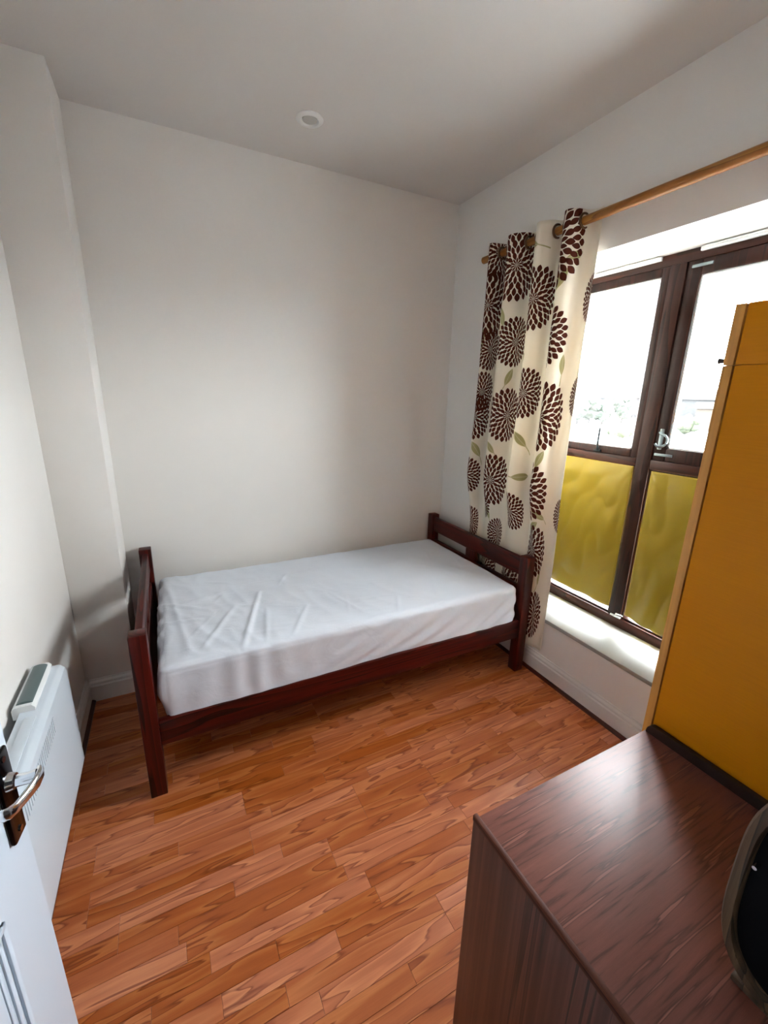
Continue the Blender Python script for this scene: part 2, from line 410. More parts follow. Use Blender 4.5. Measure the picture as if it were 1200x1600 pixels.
# yellow sheets fixed over the lower panes
def cover(a, b, z0, z1, seed, label):
    bm = bmesh.new(); nu, nv = 60, 90; g = []
    for j in range(nv+1):
        rowv = []
        for i in range(nu+1):
            s, t = i/nu, j/nv
            yy = a+(b-a)*s; zz = z0+(z1-z0)*t
            q = Vector((yy*3.2+seed, zz*2.1, seed))
            d = noise.noise(q)*0.014 + abs(noise.noise(Vector((yy*7+zz*4, zz*3-yy*5, seed))))*0.030 + noise.noise(q*4)*0.0022
            edge = min(1, min(s, 1-s, 1-t)*9+0.15)
            sag = 0.004*math.sin(math.pi*s)*(1-t)
            bot = 0.012*(noise.noise(Vector((yy*6, seed, 2)))) if j == 0 else 0
            rowv.append(bm.verts.new((F0-0.004-max(0, (d+0.006))*edge-sag, yy, zz+bot)))
        g.append(rowv)
    for j in range(nv):
        for i in range(nu):
            bm.faces.new((g[j][i], g[j][i+1], g[j+1][i+1], g[j+1][i]))
    o = mk('window_cover', bm, M['cover'], None, 60)
    o.modifiers.new('thickness', 'SOLIDIFY').thickness = 0.0006
    return tag(o, label, 'window cover', 'yellow sheets over the lower panes')
cover(MY1+0.003, WY1-0.05, SILL+0.102, TZ0+0.004, 3.1, 'crumpled yellow sheet over the lower window pane next to the curtain')
cover(WY0+0.05, MY0-0.018, SILL+0.088, TZ0-0.006, 8.7, 'crumpled yellow sheet over the lower window pane next to the wardrobe')

# ------------------------------------------------------------------ bed
bx0, bx1, by0, by1 = 0.301, 2.288, -1.046, -0.022
PW = 0.06; PH = 0.728
bed = tag(empty('single_bed', ((bx0+bx1)/2, (by0+by1)/2, 0)), 'dark red mahogany single bed frame along the white back wall', 'bed')
for px in (bx0, bx1-PW):
    for py in (by0, by1-PW):
        B('post', M['bed_z'], bed, (px, px+PW, py, py+PW, 0, PH), bev=0.003)
for nm, px in (('footboard_rail', bx0+0.016), ('headboard_rail', bx1-PW+0.016)):
    B(nm, M['bed_y'], bed, (px, px+0.028, by0+PW, by1-PW, 0.60, 0.708), bev=0.006)
    B(nm, M['bed_y'], bed, (px, px+0.028, by0+PW, by1-PW, 0.23, 0.535), bev=0.004)
    B('board_upright', M['bed_z'], bed, (px+0.003, px+0.025, -0.575, -0.475, 0.535, 0.60), bev=0.002)
for ya in (by0+0.012, by1-0.012-0.028):
    B('side_rail', M['bed_x'], bed, (bx0+PW, bx1-PW, ya, ya+0.028, 0.226, 0.339), bev=0.003)
for i in range(13):
    xs = bx0+0.12+i*(bx1-bx0-0.3)/12
    B('slat', M['slat'], bed, (xs, xs+0.06, by0+0.04, by1-0.04, 0.285, 0.303), bev=0.002)

# mattress with a wrinkled fitted sheet
def mattress():
    x0, x1, y0, y1, z0, z1 = 0.383, 2.212, -1.022, -0.085, 0.304, 0.553
    rad = 0.035; st = 0.0085
    bm = bmesh.new()
    cx, cy, cz = (x0+x1)/2, (y0+y1)/2, (z0+z1)/2; hx, hy, hz = (x1-x0)/2, (y1-y0)/2, (z1-z0)/2
    vs = {}
    nx, ny, nz = int(2*hx/st), int(2*hy/st), int(2*hz/st)
    creases = []  # (ax, ay, bx, by, width, height) on the top
    rg = random.Random(4)
    def cr(*a): creases.append(a)
    # long pulls fanning out from the foot end, as in the photo
    cr(0.45, -0.52, 0.78, -0.40, .010, .006); cr(0.55, -0.93, 0.72, -0.62, .012, .006); cr(0.70, -1.0, 0.86, -0.50, .011, .008)
    cr(0.80, -0.98, 0.86, -0.70, .009, .005); cr(0.40, -0.46, 0.60, -0.60, .010, .005); cr(0.40, -0.66, 0.56, -0.68, .009, .005)
    cr(0.62, -0.25, 0.74, -0.33, .009, .004); cr(0.92, -0.98, 1.05, -0.75, .010, .005); cr(1.45, -0.98, 1.52, -0.84, .008, .004)
    cr(1.72, -0.92, 1.80, -0.75, .008, .003); cr(1.05, -0.35, 1.30, -0.33, .012, .003); cr(1.2, -0.66, 1.28, -0.92, .009, .003)
    cr(1.55, -0.45, 1.85, -0.38, .012, .003); cr(0.42, -0.20, 0.50, -0.95, .014, .004)
    for i in range(26):
        a = rg.uniform(0.42, 2.1); b = rg.uniform(-0.98, -0.15); t = rg.uniform(-0.6, 1.4); l = rg.uniform(0.06, 0.2)
        cr(a, b, a+l*math.cos(t), b+l*math.sin(t), rg.uniform(.005, .010), rg.uniform(.001, .0028))
    def disp(P, n):
        d = 0.0
        if n.z > 0.5:
            d += 0.006*noise.noise(Vector((P.x*2.2, P.y*2.6, 1.3)))
            k = math.exp(-max(0, P.x-0.4)*2.0)*0.7+0.3
            rr = noise.noise(Vector((P.x*9+P.y*5, P.y*3-P.x*4, 4.2)))
            d += k*0.0065*(1-abs(rr)*2)
            for (ax, ay, bx_, by_, w, h_) in creases:
                ex, ey = bx_-ax, by_-ay; L2 = ex*ex+ey*ey
                t = max(0, min(1, ((P.x-ax)*ex+(P.y-ay)*ey)/L2))
                dx, dy = P.x-ax-ex*t, P.y-ay-ey*t; q = (dx*dx+dy*dy)/(w*w)
                if q < 6: d += 1.5*h_*math.exp(-q)*math.sin(math.pi*(0.12+0.76*t))
        if n.y < -0.5:   # front drop: diagonal swags pulled towards the head end, vertical pleats at the foot
            t = (P.x-x0)/(x1-x0)
            f = max(0, min(1, (t-0.22)/0.25))
            diag = math.sin((P.x*0.62 - P.z*1.15)*62 + 2.4*noise.noise(Vector((P.x*3, 2, P.z*4))))
            vert = math.sin(P.x*52 + 3*noise.noise(Vector((P.x*4, 0, P.z*3))))
            fall = max(0.15, 1-(P.z-z0)/(z1-z0)*0.75)
            amp = 0.4+0.6*abs(noise.noise(Vector((P.x*2.1, 7, P.z*2))))*2
            d += (f*diag*0.0095+(1-f)*vert*0.006)*fall*amp*max(0.25, min(1, (P.z-z0-0.02)/0.06))
            d += 0.014*noise.noise(Vector((P.x*3.1, 9, P.z*5)))*fall
        if n.x < -0.5:
            d += 0.006*noise.noise(Vector((3, P.y*5, P.z*7)))+0.005*math.sin(P.y*38+4*noise.noise(Vector((P.y*3, P.z*5, 0))))
            d += 0.012*(1-abs(P.z-cz)/hz)
        return d
    def vert(i, j, k):
        key = (i, j, k)
        if key in vs: return vs[key]
        P = Vector((-hx+2*hx*i/nx, -hy+2*hy*j/ny, -hz+2*hz*k/nz))
        q = Vector((max(-hx+rad, min(hx-rad, P.x)), max(-hy+rad, min(hy-rad, P.y)), max(-hz+rad, min(hz-rad, P.z))))
        n = (P-q).normalized() if (P-q).length > 1e-9 else Vector((0, 0, 1))
        R = q + n*rad + Vector((cx, cy, cz))
        wgt = disp(R, n)
        vs[key] = bm.verts.new(R + n*wgt)
        return vs[key]
    def grid(fn, a, b):
        for i in range(a):
            for j in range(b):
                bm.faces.new((fn(i, j), fn(i+1, j), fn(i+1, j+1), fn(i, j+1)))
    grid(lambda i, j: vert(i, j, nz), nx, ny); grid(lambda i, j: vert(i, j, 0), nx, ny)
    grid(lambda i, k: vert(i, 0, k), nx, nz); grid(lambda i, k: vert(i, ny, k), nx, nz)
    grid(lambda j, k: vert(0, j, k), ny, nz); grid(lambda j, k: vert(nx, j, k), ny, nz)
    o = mk('mattress', bm, M['sheet'], None, 80)
    return tag(o, 'mattress in a creased white fitted sheet on the red bed frame', 'mattress')
mattress()

# ------------------------------------------------------------------ curtain on a wooden rod
RX, RZ = W-0.07, 2.369
rod = empty('curtain_rod', (RX, -1.4, RZ))
tag(rod, 'round pine curtain rod running above the window', 'curtain rod')
bm = bmesh.new(); tube(bm, [(RX, -0.385, RZ), (RX, -2.62, RZ)], 0.019, 20); mk('pole', bm, M['rod'], rod, 40)
for yy in (-0.53, -2.45):
    B('bracket', M['rod'], rod, (RX-0.005, W, yy-0.012, yy+0.012, RZ-0.036, RZ-0.017), (W-0.018, W, yy-0.02, yy+0.02, RZ-0.06, RZ+0.03), bev=0.003)

CT, CB = RZ+0.046, 0.16
PH_ = [(-0.480, 0.80), (-0.520, 1.0), (-0.555, 1.35), (-0.565, 1.5), (-0.600, 1.7), (-0.675, 2.0), (-0.775, 2.35), (-0.785, 2.55), (-0.810, 2.7), (-0.875, 3.0), (-0.955, 3.35), (-0.965, 3.6), (-0.985, 3.72), (-1.040, 4.0), (-1.100, 4.35), (-1.150, 4.62)]
def interp(tab, x):
    for (a, b), (c, d) in zip(tab, tab[1:]):
        if x <= c: return b+(d-b)*(x-a)/(c-a)
    return tab[-1][1]
NS = 220
path = []
tab2 = [(p, y_) for y_, p in PH_]
for i in range(NS+1):
    ph = 0.80+(4.62-0.80)*i/NS
    yv = interp(tab2, ph)
    path.append((yv, ph))
# smooth y a little
ys = [p[0] for p in path]
for _ in range(6): ys = [ys[0]]+[(ys[i-1]+2*ys[i]+ys[i+1])/4 for i in range(1, NS)]+[ys[-1]]
def wave(ph):
    c = math.cos(2*math.pi*ph); return math.copysign(abs(c)**0.6, c)*(1.45 if c > 0 else 0.95)
prof = [(RX-0.043*wave(path[i][1]), ys[i]) for i in range(NS+1)]
U = [0.0]
for i in range(NS):   # the cloth is gathered tighter inside the back folds
    bk = max(0.0, min(1.0, ((prof[i][0]+prof[i+1][0])/2-RX+0.012)/0.03))
    U.append(U[-1]+math.hypot(prof[i+1][0]-prof[i][0], prof[i+1][1]-prof[i][1])*(1+1.9*bk))
def u_of(yq):
    if yq < -1.09: return U[-1]-0.012
    yq -= 0.035      # front of the folds stands nearer the room than the rod
    best = min(range(NS+1), key=lambda i: abs(prof[i][1]-yq)+max(0, prof[i][0]-RX)*3)
    return U[best]

FLOW = [(-0.685, 2.265, .150), (-0.848, 2.074, .128), (-0.955, 2.283, .165), (-0.735, 1.885, .112), (-0.950, 1.885, .135),
        (-0.850, 1.613, .112), (-0.735, 1.489, .130), (-0.985, 1.496, .150), (-0.500, 1.620, .10), (-0.470, 1.470, .12),
        (-0.460, 1.101, .10), (-0.670, 1.102, .135), (-0.945, 1.096, .150), (-0.830, 0.945, .10), (-0.985, 0.750, .135),
        (-0.705, 0.755, .09), (-0.492, 2.10, .16), (-0.552, 0.93, .085), (-0.470, 0.78, .09), (-1.155, 2.045, .09),
        (-1.155, 1.60, .08), (-1.150, 0.985, .08), (-1.06, 0.36, .13), (-0.80, 0.45, .14), (-0.62, 0.50, .12), (-0.535, 1.86, .10), (-0.51, 2.37, .12)]
LEAF = [(-0.63, 2.02, 1.9, .055), (-0.60, 1.58, 1.8, .055), (-1.06, 2.23, .3, .05), (-1.01, 2.13, 1.0, .055), (-0.80, 2.33, 2.9, .06),
        (-0.80, 1.78, 0.8, .055), (-0.95, 1.38, 0.5, .055), (-0.86, 1.37, 2.4, .06), (-0.50, 1.27, 2.2, .06), (-1.02, 1.28, 1.2, .05),
        (-0.89, 1.16, 0.1, .06), (-1.03, 0.97, 2.7, .05), (-0.99, 0.90, .7, .05), (-0.62, 0.89, 1.9, .055), (-0.47, 1.93, 1.7, .07),
        (-0.64, 1.30, 2.4, .05), (-1.06, 0.60, 1.3, .05), (-0.70, 1.70, 1.2, .05), (-1.09, 1.75, 1.6, .05), (-0.44, 0.95, 1.5, .05)]

def group_new(name, ins):
    g = bpy.data.node_groups.new(name, 'ShaderNodeTree')
    g.interface.new_socket('UV', in_out='INPUT', socket_type='NodeSocketVector')
    for s in ins: g.interface.new_socket(s, in_out='INPUT', socket_type='NodeSocketFloat')
    g.interface.new_socket('Mask', in_out='OUTPUT', socket_type='NodeSocketFloat')
    gi = g.nodes.new('NodeGroupInput'); go = g.nodes.new('NodeGroupOutput')
    def mt(op, a, b=None, c=None):
        n = g.nodes.new('ShaderNodeMath'); n.operation = op
        for k, v in enumerate((a, b, c)):
            if v is None: continue
            if isinstance(v, (int, float)): n.inputs[k].default_value = v
            else: g.links.new(v, n.inputs[k])
        return n.outputs[0]
    sx = g.nodes.new('ShaderNodeSeparateXYZ'); g.links.new(gi.outputs['UV'], sx.inputs[0])
    dx = mt('SUBTRACT', sx.outputs[0], gi.outputs['U']); dy = mt('SUBTRACT', sx.outputs[1], gi.outputs['V'])
    return g, gi, go, mt, dx, dy
fg, gi, go, mt, dx, dy = group_new('printed_flower', ['U', 'V', 'Radius'])
rr = mt('SQRT', mt('ADD', mt('MULTIPLY', dx, dx), mt('MULTIPLY', dy, dy)))
q = mt('MULTIPLY', mt('DIVIDE', rr, gi.outputs['Radius']), 6.2)
th = mt('DIVIDE', mt('ARCTAN2', dy, dx), 2*math.pi)
ri = mt('FLOOR', q)
near = mt('ADD', ri, mt('SIGN', mt('SUBTRACT', mt('SUBTRACT', q, ri), 0.5)))
def ring_of_petals(k):      # pointed petals, each ring set between the petals of the next
    n_ = mt('ADD', mt('ADD', mt('MULTIPLY', mt('GREATER_THAN', k, 1.5), 8.0), 10.0), mt('MULTIPLY', mt('GREATER_THAN', k, 3.5), 8.0))
    t_ = mt('SUBTRACT', mt('FRACT', mt('ADD', mt('ADD', mt('MULTIPLY', th, n_), mt('MULTIPLY', k, 0.5)), 40.0)), 0.5)
    p_ = mt('DIVIDE', mt('SUBTRACT', mt('SUBTRACT', q, k), 0.5), 0.74)
    w_ = mt('MULTIPLY', mt('SUBTRACT', 1.0, mt('MULTIPLY', p_, p_)), 0.36)
    ok = mt('MULTIPLY', mt('GREATER_THAN', k, -0.5), mt('LESS_THAN', k, 5.5))
    return mt('MULTIPLY', mt('LESS_THAN', mt('ABSOLUTE', t_), w_), ok)
g_out = mt('MAXIMUM', ring_of_petals(ri), ring_of_petals(near))
fg.links.new(g_out, go.inputs['Mask'])
lg, gi, go, mt, dx, dy = group_new('printed_leaf', ['U', 'V', 'Angle', 'Length'])
ca = mt('COSINE', gi.outputs['Angle']); sa = mt('SINE', gi.outputs['Angle'])
lx = mt('DIVIDE', mt('ADD', mt('MULTIPLY', dx, ca), mt('MULTIPLY', dy, sa)), gi.outputs['Length'])
ly = mt('DIVIDE', mt('SUBTRACT', mt('MULTIPLY', dy, ca), mt('MULTIPLY', dx, sa)), gi.outputs['Length'])
wv = mt('MULTIPLY', mt('SUBTRACT', 1.0, mt('MULTIPLY', lx, lx)), 0.36)
leafm = mt('LESS_THAN', mt('ABSOLUTE', ly), wv)
stem = mt('MULTIPLY', mt('LESS_THAN', mt('ABSOLUTE', mt('SUBTRACT', ly, mt('MULTIPLY', mt('SUBTRACT', lx, -1.0), -0.1))), 0.05),
          mt('MULTIPLY', mt('LESS_THAN', lx, -0.9), mt('GREATER_THAN', lx, -2.0)))
vein = mt('SUBTRACT', 1.0, mt('MULTIPLY', mt('LESS_THAN', mt('ABSOLUTE', ly), 0.03), 0.35))
lg.links.new(mt('MULTIPLY', mt('MAXIMUM', leafm, stem), vein), go.inputs['Mask'])

def mat_curtain():
    m, nt, p = newmat('flower_print_cotton'); L = nt.links.new
    uv = N(nt, 'ShaderNodeUVMap'); uv.uv_map = 'cloth'
    def chain(tree, items, keys):
        prev = None
        for it in items:
            n = N(nt, 'ShaderNodeGroup'); n.node_tree = tree; L(uv.outputs[0], n.inputs['UV'])
            for k, v in zip(keys, it): n.inputs[k].default_value = v
            if prev is None: prev = n.outputs[0]
            else:
                a = N(nt, 'ShaderNodeMath', operation='MAXIMUM'); L(prev, a.inputs[0]); L(n.outputs[0], a.inputs[1]); prev = a.outputs[0]
        return prev
    fm = chain(fg, [(u_of(a), b, c*1.18) for a, b, c in FLOW], ('U', 'V', 'Radius'))
    lm = chain(lg, [(u_of(a), b, t, l) for a, b, t, l in LEAF], ('U', 'V', 'Angle', 'Length'))
    m1 = N(nt, 'ShaderNodeMix', data_type='RGBA'); m1.inputs['A'].default_value = srgb(240, 232, 216); m1.inputs['B'].default_value = srgb(178, 172, 124)
    L(lm, m1.inputs['Factor'])
    m2 = N(nt, 'ShaderNodeMix', data_type='RGBA'); m2.inputs['B'].default_value = srgb(86, 36, 22)
    L(fm, m2.inputs['Factor']); L(m1.outputs['Result'], m2.inputs['A'])
    L(m2.outputs['Result'], p.inputs['Base Color']); p.inputs['Roughness'].default_value = 0.85; p.inputs['Specular IOR Level'].default_value = 0.2
    tl = N(nt, 'ShaderNodeBsdfTranslucent'); L(m2.outputs['Result'], tl.inputs['Color'])
    mx = N(nt, 'ShaderNodeMixShader'); mx.inputs[0].default_value = 0.17
    L(p.outputs[0], mx.inputs[1]); L(tl.outputs[0], mx.inputs[2]); L(mx.outputs[0], nt.nodes['Material Output'].inputs['Surface'])
    return m
def smooth(a, b, x):
    t = max(0, min(1, (x-a)/(b-a))); return t*t*(3-2*t)
cur = empty('eyelet_curtain', (RX, -0.80, CB))
tag(cur, 'cream curtain with brown flower print gathered beside the window', 'curtain')
bm = bmesh.new(); uvl = bm.loops.layers.uv.new('cloth'); NV = 110; g = []
for j in range(NV+1):
    t = j/NV; z = CT+(CB-CT)*t; rowv = []
    k = 1-smooth(0.72, 1.15, z)                    # squeezed behind the headboard lower down
    cxx = RX*(1-k)+(W-0.034)*k; am = 0.043*(1-k)+0.013*k
    am *= 1+0.10*math.sin(z*3)
    for i in range(NS+1):
        ph = path[i][1]; s = i/NS
        wob = 0.012*noise.noise(Vector((ph*0.9, z*1.1, 0)))*smooth(0, 0.5, t)
        yy = ys[i] + (0.075*(1-s)-0.0*s)*smooth(0.0, 0.9, t)*0.9 + 0.03*s*t + wob
        xx = cxx - am*(wave(ph)*(1-k)+math.cos(2*math.pi*ph)*k) + 0.004*noise.noise(Vector((ph*2, z*2.4, 5)))*(1-k)
        xx = min(xx, W-0.0205 if z < 0.13 else W-0.006)
        rowv.append(bm.verts.new((xx, yy, z)))
    g.append(rowv)
for j in range(NV):
    for i in range(NS):
        f = bm.faces.new((g[j][i], g[j][i+1], g[j+1][i+1], g[j+1][i]))
        for lp, (a, b) in zip(f.loops, ((j, i), (j, i+1), (j+1, i+1), (j+1, i))):
            lp[uvl].uv = (U[b], CT+(CB-CT)*a/NV)
cl = mk('cloth', bm, mat_curtain(), cur, 180)
cl.modifiers.new('thickness', 'SOLIDIFY').thickness = 0.0015
for qn in (1.25, 1.75, 2.25, 2.75, 3.25, 3.75, 4.25):
    i = min(range(NS+1), key=lambda i: abs(path[i][1]-qn))
    bm = bmesh.new(); torus(bm, (RX, ys[i], RZ), 0.029, 0.0055, axis=1)
    mk('eyelet', bm, M['eyelet'], cur, 60)

# ------------------------------------------------------------------ recessed ceiling lamp
lc = Vector((1.226, -0.398, H))
dl = tag(empty('recessed_downlight', lc-Vector((0, 0, 0.012))), 'round white recessed downlight in the ceiling', 'ceiling light')
def lathe(bm, c, prof, seg=40):
    rings = [[bm.verts.new((c[0]+r*math.cos(2*math.pi*k/seg), c[1]+r*math.sin(2*math.pi*k/seg), c[2]+z)) for k in range(seg)] for r, z in prof]
    for a, b in zip(rings, rings[1:]):
        for k in range(seg): bm.faces.new((a[k], a[(k+1) % seg], b[(k+1) % seg], b[k]))
    return rings
bm = bmesh.new(); lathe(bm, lc, [(0.062, 0.0), (0.062, -0.004), (0.056, -0.009), (0.042, -0.010), (0.036, -0.004), (0.034, 0.0)]); mk('trim_ring', bm, M['gloss'], dl, 40)
bm = bmesh.new(); rg_ = lathe(bm, lc, [(0.034, -0.001), (0.033, -0.006), (0.02, -0.008), (0.004, -0.0085)]); bm.faces.new(rg_[-1]); mk('lens', bm, M['lens'], dl, 40)

# ------------------------------------------------------------------ electric panel heater on the left wall
hx0, hx1, hy0, hy1, hz0, hz1 = 0.030, 0.105, -1.66, -1.0, 0.245, 0.657
ht = tag(empty('panel_heater', ((hx0+hx1)/2, (hy0+hy1)/2, hz0)), 'white electric panel heater mounted low on the left wall', 'heater')
bm = bmesh.new()
prism(bm, [(hx0, hz0), (hx1-0.006, hz0), (hx1, hz0+0.006), (hx1, hz1-0.03), (hx1-0.004, hz1-0.014), (hx1-0.016, hz1-0.002), (hx1-0.022, hz1), (hx0, hz1)], 1, hy0, hy1)
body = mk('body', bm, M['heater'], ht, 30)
for ya in (-1.50, -1.20):
    B('wall_bracket', M['dark'], ht, (0.001, hx0, ya, ya+0.06, hz0+0.05, hz1-0.06))
for i in range(26):   # outlet grille: slim vanes let into the top of the front face
    yv = -1.62+i*0.0148
    B('grille_vane', M['heater'], body, (hx1-0.001, hx1+0.0015, yv, yv+0.008, hz1-0.085, hz1-0.035))
B('grille_slot', M['heater'], ht, (hx0+0.018, hx1-0.028, hy0+0.04, -1.27, hz1-0.001, hz1+0.004), bev=0.0015)
bm = bmesh.new()
prism(bm, [(hx0-0.018, hz1-0.02), (hx0+0.036, hz1-0.02), (hx0+0.038, hz1+0.010), (hx0+0.030, hz1+0.020), (hx0-0.010, hz1+0.020), (hx0-0.018, hz1+0.012)], 1, -1.235, -1.005)
ctl = mk('control_box', bm, M['vent'], ht, 30)
bm = bmesh.new(); n_ = 10; pr = []
for i in range(n_+1):
    a = math.pi*i/n_; pr.append((hx0+0.011+0.020*math.cos(a), hz1+0.0195+0.008*math.sin(a)))
prism(bm, pr, 1, -1.222, -1.02); mk('control_lid', bm, M['lid'], ctl, 50)

# ------------------------------------------------------------------ open door with its handle
E0 = Vector((0.243, -1.953)); H0 = Vector((0.143, -2.775))
ddir = (H0-E0).normalized(); DL = (H0-E0).length; dn = Vector((-ddir.y, ddir.x))    # dn: room side normal
if dn.x < 0: dn = -dn
def dp(s, z, o): # s from leading edge, height z, offset out of face
    q = E0 + ddir*s + dn*o; return Vector((q.x, q.y, z))
door = struct(empty('door_1', (E0.x+ddir.x*DL/2, E0.y+ddir.y*DL/2, 0.008)), 'open white panelled door at the lower left of the picture', 'door')
def dbox(name, mat, parent, *bs, bev=0.0, smooth=None):
    bm = bmesh.new()
    for (s0, s1, z0, z1, o0, o1) in bs: box(bm, s0, s1, o0, o1, z0, z1, bev=bev)
    for v in bm.verts: v.co = dp(v.co.x, v.co.z, v.co.y)
    return mk(name, bm, mat, parent, 40 if bev else None)
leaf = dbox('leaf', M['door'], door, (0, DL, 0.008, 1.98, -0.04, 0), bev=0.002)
pan = [(0.105, 0.375, 0.16, 0.885), (0.455, 0.725, 0.16, 0.885), (0.105, 0.375, 1.10, 1.86), (0.455, 0.725, 1.10, 1.86)]
for s0, s1, z0, z1 in pan:
    for o, w, t in ((0.0, 0.010, 0.004), (0.016, 0.008, 0.003), (0.030, 0.006, 0.002)):
        a0, a1, b0, b1 = s0+o, s1-o, z0+o, z1-o
        dbox('panel_moulding', M['door'], leaf, (a0, a0+w, b0, b1, -0.002, t), (a1-w, a1, b0, b1, -0.002, t), (a0, a1, b0, b0+w, -0.002, t), (a0, a1, b1-w, b1, -0.002, t), bev=0.0018)
HS, HZ = 0.033, 1.045
hd = dbox('handle_plate', M['plate'], door, (HS-0.018, HS+0.018, HZ-0.098, HZ+0.052, 0.0, 0.008), bev=0.004)
bm = bmesh.new()
tube(bm, [dp(HS, HZ, 0.006), dp(HS, HZ, 0.016)], [0.014, 0.011], 18)
tube(bm, [dp(HS, HZ, 0.018), dp(HS, HZ, 0.030), dp(HS-0.002, HZ, 0.040)], [0.0085, 0.008, 0.009], 14)
for v in bm.verts: pass
mk('spindle', bm, M['chrome'], hd, 50)
bm = bmesh.new()   # flat scroll lever: curves out, runs back towards the hinge and rolls in at the tip
cl_ = [(-0.012, 0.041), (-0.004, 0.044), (0.010, 0.0445), (0.024, 0.042), (0.038, 0.038), (0.050, 0.034), (0.057, 0.029), (0.059, 0.022), (0.056, 0.015)]
hw = [0.008, 0.0105, 0.0105, 0.009, 0.0085, 0.0085, 0.0095, 0.0095, 0.008]
rings = []
for i, ((s, o), w_) in enumerate(zip(cl_, hw)):
    a = Vector(cl_[max(i-1, 0)]); b = Vector(cl_[min(i+1, len(cl_)-1)]); t = (b-a).normalized(); nrm = Vector((-t.y, t.x))
    rg2 = []
    for k in range(12):
        an = 2*math.pi*k/12; du, dv = 0.0042*math.cos(an), w_*math.sin(an)
        rg2.append(bm.verts.new(dp(HS+s+nrm.x*du, HZ+dv, o+nrm.y*du)))
    rings.append(rg2)
for a, b in zip(rings, rings[1:]):
    for k in range(12): bm.faces.new((a[k], a[(k+1) % 12], b[(k+1) % 12], b[k]))
bm.faces.new(rings[0]); bm.faces.new(rings[-1][::-1])
mk('lever', bm, M['chrome'], hd, 60)
for dz in (-0.084, 0.040):
    bm = bmesh.new(); tube(bm, [dp(HS, HZ+dz, 0.007), dp(HS, HZ+dz, 0.0095)], 0.0045, 12); mk('screw', bm, M['chrome'], hd, 40)
for z in (0.25, 1.0, 1.75):
    bm = bmesh.new(); tube(bm, [dp(DL-0.004, z-0.045, 0.004), dp(DL-0.004, z+0.045, 0.004)], 0.006, 12); mk('hinge', bm, M['steel'], door, 40)

# ------------------------------------------------------------------ wardrobe
wx0, wx1, wyf, wyb, wz = 1.581, 2.19, -2.117, -2.72, 1.787
wr = tag(empty('wardrobe', ((wx0+wx1)/2, (wyf+wyb)/2, 0)), 'tall yellow pine veneer wardrobe standing behind the dark dresser', 'wardrobe')
dt = 0.019; zj = 1.666
for z0, z1 in ((0.0, zj-0.0004), (zj+0.0004, wz)):
    B('side_panel', M['ward'], wr, (wx0, wx0+0.018, wyb, wyf-dt-0.004, z0, z1), bev=0.001)
    B('side_panel', M['ward'], wr, (wx1-0.018, wx1, wyb, wyf-dt-0.004, z0, z1), bev=0.001)
B('back_panel', M['ward_edge'], wr, (wx0+0.018, wx1-0.018, wyb, wyb+0.008, 0.0, wz))
B('top_panel', M['ward'], wr, (wx0+0.018, wx1-0.018, wyb+0.008, wyf-dt-0.004, wz-0.018, wz))
B('shelf', M['ward'], wr, (wx0+0.018, wx1-0.018, wyb+0.008, wyf-dt-0.004, zj-0.012, zj+0.006))
B('plinth', M['ward_edge'], wr, (wx0+0.018, wx1-0.018, wyf-0.08, wyf-0.062, 0.0, 0.07))
xm = (wx0+wx1)/2
for a, b, hs in ((wx0, xm-0.0015, 1), (xm+0.0015, wx1, -1)):
    for z0, z1, hz_ in ((0.07, zj-0.0005, 1.1), (zj+0.0005, wz, zj+0.012)):
        d = B('door', M['ward_edge'], wr, (a, b, wyf-dt, wyf, z0, z1), bev=0.0006)
        xh = (b-0.04 if z0 < 1 else a+0.03) if hs == 1 else (a+0.04)
        bm = bmesh.new(); tube(bm, [(xh, wyf-0.001, hz_), (xh, wyf+0.012, hz_), (xh, wyf+0.024, hz_)], [0.004, 0.004, 0.006], 12); mk('knob', bm, M['dr_dark'], d, 50)

# ------------------------------------------------------------------ dark dresser
dx0, dx1, dyf, dyb, dz_ = 0.9935, 1.574, -2.133, -2.72, 0.740
dr = tag(empty('dresser', ((dx0+dx1)/2, (dyf+dyb)/2, 0)), 'dark reddish brown low wooden dresser in the lower right foreground', 'dresser')
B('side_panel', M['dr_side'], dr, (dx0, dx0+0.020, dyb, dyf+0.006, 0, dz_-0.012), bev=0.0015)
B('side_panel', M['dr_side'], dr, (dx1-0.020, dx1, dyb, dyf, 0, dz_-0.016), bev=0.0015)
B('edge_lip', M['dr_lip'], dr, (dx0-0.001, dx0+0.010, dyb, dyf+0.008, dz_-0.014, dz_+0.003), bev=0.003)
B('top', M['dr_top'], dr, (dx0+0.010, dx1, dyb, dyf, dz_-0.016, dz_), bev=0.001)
B('back_panel', M['dr_side'], dr, (dx0+0.020, dx1-0.020, dyb, dyb+0.01, 0.02, dz_-0.016))
bm = bmesh.new(); n_ = 8; pr = [(dyb, dz_), (dyf-0.004, dz_)]
for i in range(n_+1):
    a = math.pi/2*i/n_; pr.append((dyf-0.022+0.018*math.cos(a), dz_+0.006+0.020*math.sin(a)))
pr.append((dyb, dz_+0.026))
prism(bm, pr, 0, dx1-0.014, dx1); mk('upstand', bm, M['dr_dark'], dr, 50)
for i in range(3):
    z0 = 0.06+i*0.221; z1 = z0+0.216
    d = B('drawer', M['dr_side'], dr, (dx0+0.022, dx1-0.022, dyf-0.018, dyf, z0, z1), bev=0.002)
    B('drawer_box', M['slat'], d, (dx0+0.04, dx1-0.04, dyb+0.05, dyf-0.018, z0+0.02, z1-0.03))
    for xk in (dx0+0.18, dx1-0.18):
        bm = bmesh.new(); tube(bm, [(xk, dyf-0.001, (z0+z1)/2), (xk, dyf+0.012, (z0+z1)/2), (xk, dyf+0.024, (z0+z1)/2)], [0.007, 0.008, 0.014], 14); mk('knob', bm, M['dr_dark'], d, 50)
